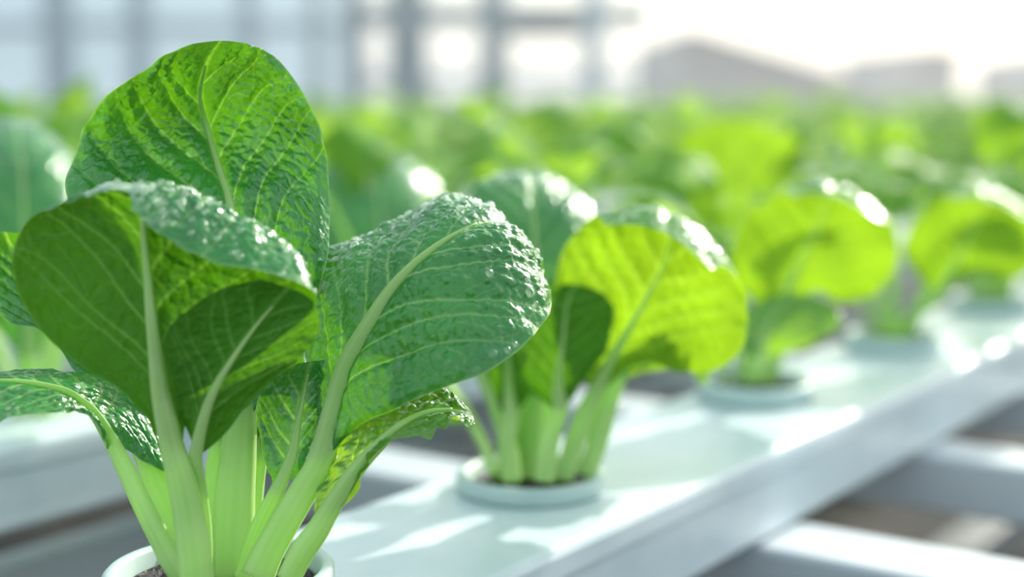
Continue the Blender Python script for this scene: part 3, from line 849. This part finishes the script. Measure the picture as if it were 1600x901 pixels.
B3 = net([
 [(1185,560,-2.2),(1190,560,-2.2),(1195,560,-2.2)],
 [(1148,545,-2.6),(1170,530,-2.5),(1195,520,-2.4),(1225,526,-2.8),(1250,545,-3.2)],
 [(1140,520,-2.4),(1175,500,-2.2),(1212,490,-2.0),(1255,500,-2.6),(1290,525,-3.4)],
 [(1160,485,-2.0),(1195,474,-1.8),(1232,468,-1.7),(1275,478,-2.2),(1312,506,-3.0)],
 [(1205,465,-1.6),(1230,460,-1.5),(1256,460,-1.5),(1285,468,-1.8),(1312,486,-2.3)]], D3)
make_leaf(pl3, O3, B3, path([(1176,598,-1.2),(1178,588,-1.5),(1181,575,-1.9)], D3), seed=82, res=(60, 60), mat='field', widths=W2, facing=TOCAM, drops=100, drop_r=(.0006,.0022), drop_bias=lambda u, v: 1.0 if v > .5 else .1, drop_seg=6)
plant_leaves(pl3, O3, 311, n=8, res=(35, 37), scale=.9, drops=20, az0=1.0, big=.85, skip=lambda a: 3.7 < a < 6.1)

s4 = s_of(POT3) + 0.228
POT4 = row(s4, CH_T - .008, TABLE)
cup(POT4, 0.0362, 0.0312, 0.012, 0.006, 'white cup set in the front channel under the fourth plant')
O4 = POT4 + np.array((0, 0, .006))
pl4 = empty('leafy_plant', O4)
tag(pl4, 'blurred leafy plant in the fourth cup, its yellow-green leaf reaching the right edge', 'leafy plant', 'leafy green plants')
D4 = float(O4[1] * CP + (CAMZ - O4[2]) * SP)
A4 = []
for r in (A3 @ np.array(((1, 0, 0), (0, 1, 0), (0, 0, 1)))):
    q = r - np.array((0, 0, CAMZ)); dd = q[:, 1] * CP - q[:, 2] * SP; uu = q[:, 1] * SP + q[:, 2] * CP
    xs = 800 + q[:, 0] / dd * FPX; ys = H_PX / 2 - uu / dd * FPX
    A4.append([at((x - 1272) * .82 + 1520, (y - 380) * .78 + 368, D4 - .02 + (d - D3)) for x, y, d in zip(xs, ys, dd)])
A4 = np.asarray(A4)
make_leaf(pl4, O4, A4, [O4, O4 * .66 + A4[0][2] * .34 + RN * -.004, O4 * .3 + A4[0][2] * .7 + RN * -.003], under=True, seed=91, res=(60, 70), mat='field', widths=W2, facing=TOCAM, drops=110, drop_r=(.0008, .003),
          drop_bias=lambda u, v: 1.0 if v > .75 else .02, drop_seg=6)
plant_leaves(pl4, O4, 421, n=10, res=(35, 37), scale=.95, drops=20, az0=2.0, big=.95, skip=lambda a: 4.2 < a < 6.1)

# ------------------------------------------------------------------ large leaves of the row behind
T_B = CH_T - PITCH_ROW
def s_at_px(t, px):
    k = (px - 800) / FPX
    c, sn = math.cos(ROW_A), math.sin(ROW_A)
    return t * (-k * sn - c) / (sn - k * c)
def traced(px, label, nets, seed, n=7, skip=None, scale=1.0):
    s = s_at_px(T_B, px); o = row(s, T_B, TABLE + .001)
    r = empty('leafy_plant', o); tag(r, label, 'leafy plant', 'leafy green plants')
    d0 = float(o[1] * CP + (CAMZ - o[2]) * SP)
    for i, (rows, foot, under) in enumerate(nets):
        G = net(rows, d0)
        st = [o + np.array((0, 0, .004)), o * .6 + G[0][len(G[0]) // 2] * .4 + np.array((0, 0, .004))]
        make_leaf(r, o, G, st, under=under, seed=seed + i, res=(80, 90), mat='field' if under else 'leaf', widths=W2, facing=TOCAM, drops=240, drop_r=(.0006, .0026), drop_seg=6)
    plant_leaves(r, o, seed * 3, n=n, res=(35, 37), scale=scale, drops=20, az0=.4, skip=skip)
    return s
TAKEN = []
TAKEN.append(traced(40, 'blurred pale leafy plant at the left edge behind the sharp plant', [([
 [(40,560,0),(48,560,0),(56,560,0)],
 [(-40,470,-1),(0,480,-1),(45,480,-1),(90,470,-.6),(130,455,0)],
 [(-90,380,-1.0),(-30,385,-1.6),(40,385,-1.6),(100,375,-.8),(140,360,1.0)],
 [(-100,290,1.8),(-40,280,1.0),(35,272,1.0),(95,280,1.8),(135,300,3.6)],
 [(-80,225,4.4),(-30,212,4.2),(30,205,4.4),(80,222,5.0),(118,255,6.0)],
 [(-30,190,7.8),(0,184,7.8),(25,183,8.0),(50,190,8.0),(78,208,8.0)]], 0, False)], 611))
TAKEN.append(traced(600, 'blurred blue-green leafy plant showing between the two front plants, its leaf crested with bright drops', [([
 [(592,520,0),(600,520,0),(608,520,0)],
 [(530,450,-1),(565,456,-1),(600,456,-1),(640,452,-.6),(675,440,0)],
 [(500,380,-1.0),(545,384,-1.4),(598,384,-1.4),(650,376,-.6),(700,355,.8)],
 [(492,310,1.4),(538,306,1.0),(592,300,1.2),(652,306,2.2),(706,322,4.0)],
 [(504,258,4.4),(545,250,4.2),(590,248,4.6),(638,258,5.4),(682,284,6.6)],
 [(530,238,7.6),(552,234,7.6),(575,234,7.8),(600,240,8.0),(628,252,8.2)]], 0, False)], 641))
TAKEN.append(traced(1150, 'blurred bright yellow-green leafy plant standing tall behind the third plant', [([
 [(1140,440,0),(1148,440,0),(1156,440,0)],
 [(1095,370,-2),(1120,376,-2),(1150,374,-2),(1180,372,-2),(1205,364,-2)],
 [(1060,310,-3.4),(1105,314,-3.4),(1155,312,-3.2),(1205,306,-3.4),(1245,296,-3.6)],
 [(1050,250,-4.4),(1100,250,-4.2),(1155,248,-4.0),(1210,244,-4.2),(1255,240,-4.6)],
 [(1062,208,-5.4),(1105,200,-5.0),(1152,197,-4.8),(1200,200,-5.2),(1240,210,-5.8)],
 [(1100,190,-6.2),(1125,186,-6.0),(1150,185,-5.9),(1175,187,-6.1),(1200,193,-6.4)]], 0, True)], 671))

# ------------------------------------------------------------------ prototypes, then copies along every row
protos = []
for q, sd in enumerate((401, 402, 403, 404)):
    r = empty('leafy_plant', (0, 0, 0))
    plant_leaves(r, np.zeros(3), sd, n=9, res=(27, 29), scale=1.0 + .05 * (q - 1), drops=22, az0=q * 1.1)
    protos.append(r)
def merge_mesh(root):
    """The same plant as one mesh, for places too far off for its leaves to show."""
    vs, fs, ve, to, mi, b = [], [], [], [], [], 0
    todo = [root]
    while todo:
        o = todo.pop(); todo.extend(o.children)
        if o.type != 'MESH': continue
        me = o.data; n = len(me.vertices)
        co = np.empty(n * 3, np.float32); me.vertices.foreach_get('co', co); vs.append(co.reshape(-1, 3))
        for k, dst in (('vein', ve), ('tone', to)):
            a = me.attributes.get(k); val = np.full(n, .5, np.float32)
            if a is not None: a.data.foreach_get('value', val)
            dst.append(val)
        kind = 0 if o.name.startswith('leaf') else (1 if o.name.startswith('petiole') else 2)
        for p in me.polygons:
            fs.append(tuple(b + i for i in p.vertices)); mi.append(kind)
        b += n
    me = mesh_from('leafy_plant', np.concatenate(vs), fs, True, {'vein': np.concatenate(ve), 'tone': np.concatenate(to), 'stripe': np.full(b, .5), 'along': np.full(b, .5)})
    for m in ('field', 'stalk', 'wet'): me.materials.append(M[m])
    me.polygons.foreach_set('material_index', np.asarray(mi, np.int32))
    return me
merged = [merge_mesh(r) for r in protos]
used = [False] * 4
def in_view(p, margin=160):
    q = p - np.array((0, 0, CAMZ))
    d = q[1] * CP - q[2] * SP
    if d < 0.2: return None
    px = 800 + q[0] / d * FPX; py = 450 - (q[1] * SP + q[2] * CP) / d * FPX
    if -margin - 260 / d < px < 1600 + margin + 260 / d: return d, px, py
    return None
def set_plant(k, s, t, z, label, group, detailed, size=1.0):
    p = row(s, t, z)
    q = random.randrange(4)
    rz = random.uniform(0, 2 * PI)
    if detailed:
        o = protos[q] if not used[q] else copy_tree(protos[q])
        used[q] = True
    else:
        o = bpy.data.objects.new('leafy_plant', merged[q]); COL.objects.link(o)
    o.location = p; o.rotation_euler = (random.uniform(-.06, .06), random.uniform(-.06, .06), rz); o.scale = (size,) * 3
    tag(o, label, 'leafy plant', group)
s3 = s_of(POT3); t3 = t_of(POT3)
names = ['fourth', 'fifth', 'sixth', 'seventh', 'eighth', 'ninth']
for i in range(1, 12):
    s = s3 + 0.228 + 0.243 * i; p = row(s, CH_T - .01, TABLE)
    if in_view(p) is None: continue
    if i < 5:
        cup(p, 0.0362, 0.0312, 0.012, 0.006, 'white cup under the %s plant along the front channel' % names[i])
    set_plant(0, s, CH_T - .01, TABLE + .006, ('blurred %s leafy plant along the front channel' % names[i]) if i < 5 else 'heavily blurred leafy plant at the far end of the front channel', 'leafy plants on the front channel', i < 6)
random.seed(23)
cand = []
for k in range(1, NROWS):
    n = 0
    for i in range(-3, 34):
        s = 0.12 + 0.235 * i + 0.07 * (k % 3)
        p = row(s, CH_T - k * PITCH_ROW, TABLE)
        iv = in_view(p)
        if iv is None or iv[0] < 0.45: continue
        if k == 1 and min(abs(s - x) for x in TAKEN) < .15: continue
        cand.append((iv[0], k, s))
cand.sort()
rown = ['next', 'second', 'third', 'fourth', 'fifth', 'sixth', 'seventh', 'eighth', 'ninth', 'tenth']
per = {}
for d, k, s in cand[:290]:
    per[k] = per.get(k, 0) + 1
    lab = 'blurred green leafy plant in the %s row behind the front channel' % rown[k - 1]
    if k == 1: lab = 'smaller blurred leafy plant filling in the row next behind the front channel'
    set_plant(k, s, CH_T - k * PITCH_ROW, TABLE + .001, lab, 'leafy plants in the %s row behind' % rown[k - 1], d < 2.0, random.uniform(.98, 1.16))

# ------------------------------------------------------------------ added scatter volume imitating veiling glare over the plant rows
hm, hn, hl = new_mat('glare_haze')
ho = hn.new('ShaderNodeOutputMaterial'); hs = hn.new('ShaderNodeVolumeScatter')
hs.inputs['Color'].default_value = (0.96, 0.98, 1.0, 1); hs.inputs['Density'].default_value = HAZE; hs.inputs['Anisotropy'].default_value = 0.65
hl.new(hs.outputs[0], ho.inputs['Volume'])
vs, fs = [], []
box(vs, fs, (1.5, 6.6, 1.8), X * 14, Y * 5.4, Z * 1.7)
tag(link_mesh('haze', mesh_from('haze', vs, fs, False), hm), 'thin added haze imitating veiling glare over the plant rows', 'mist', kind='stuff')
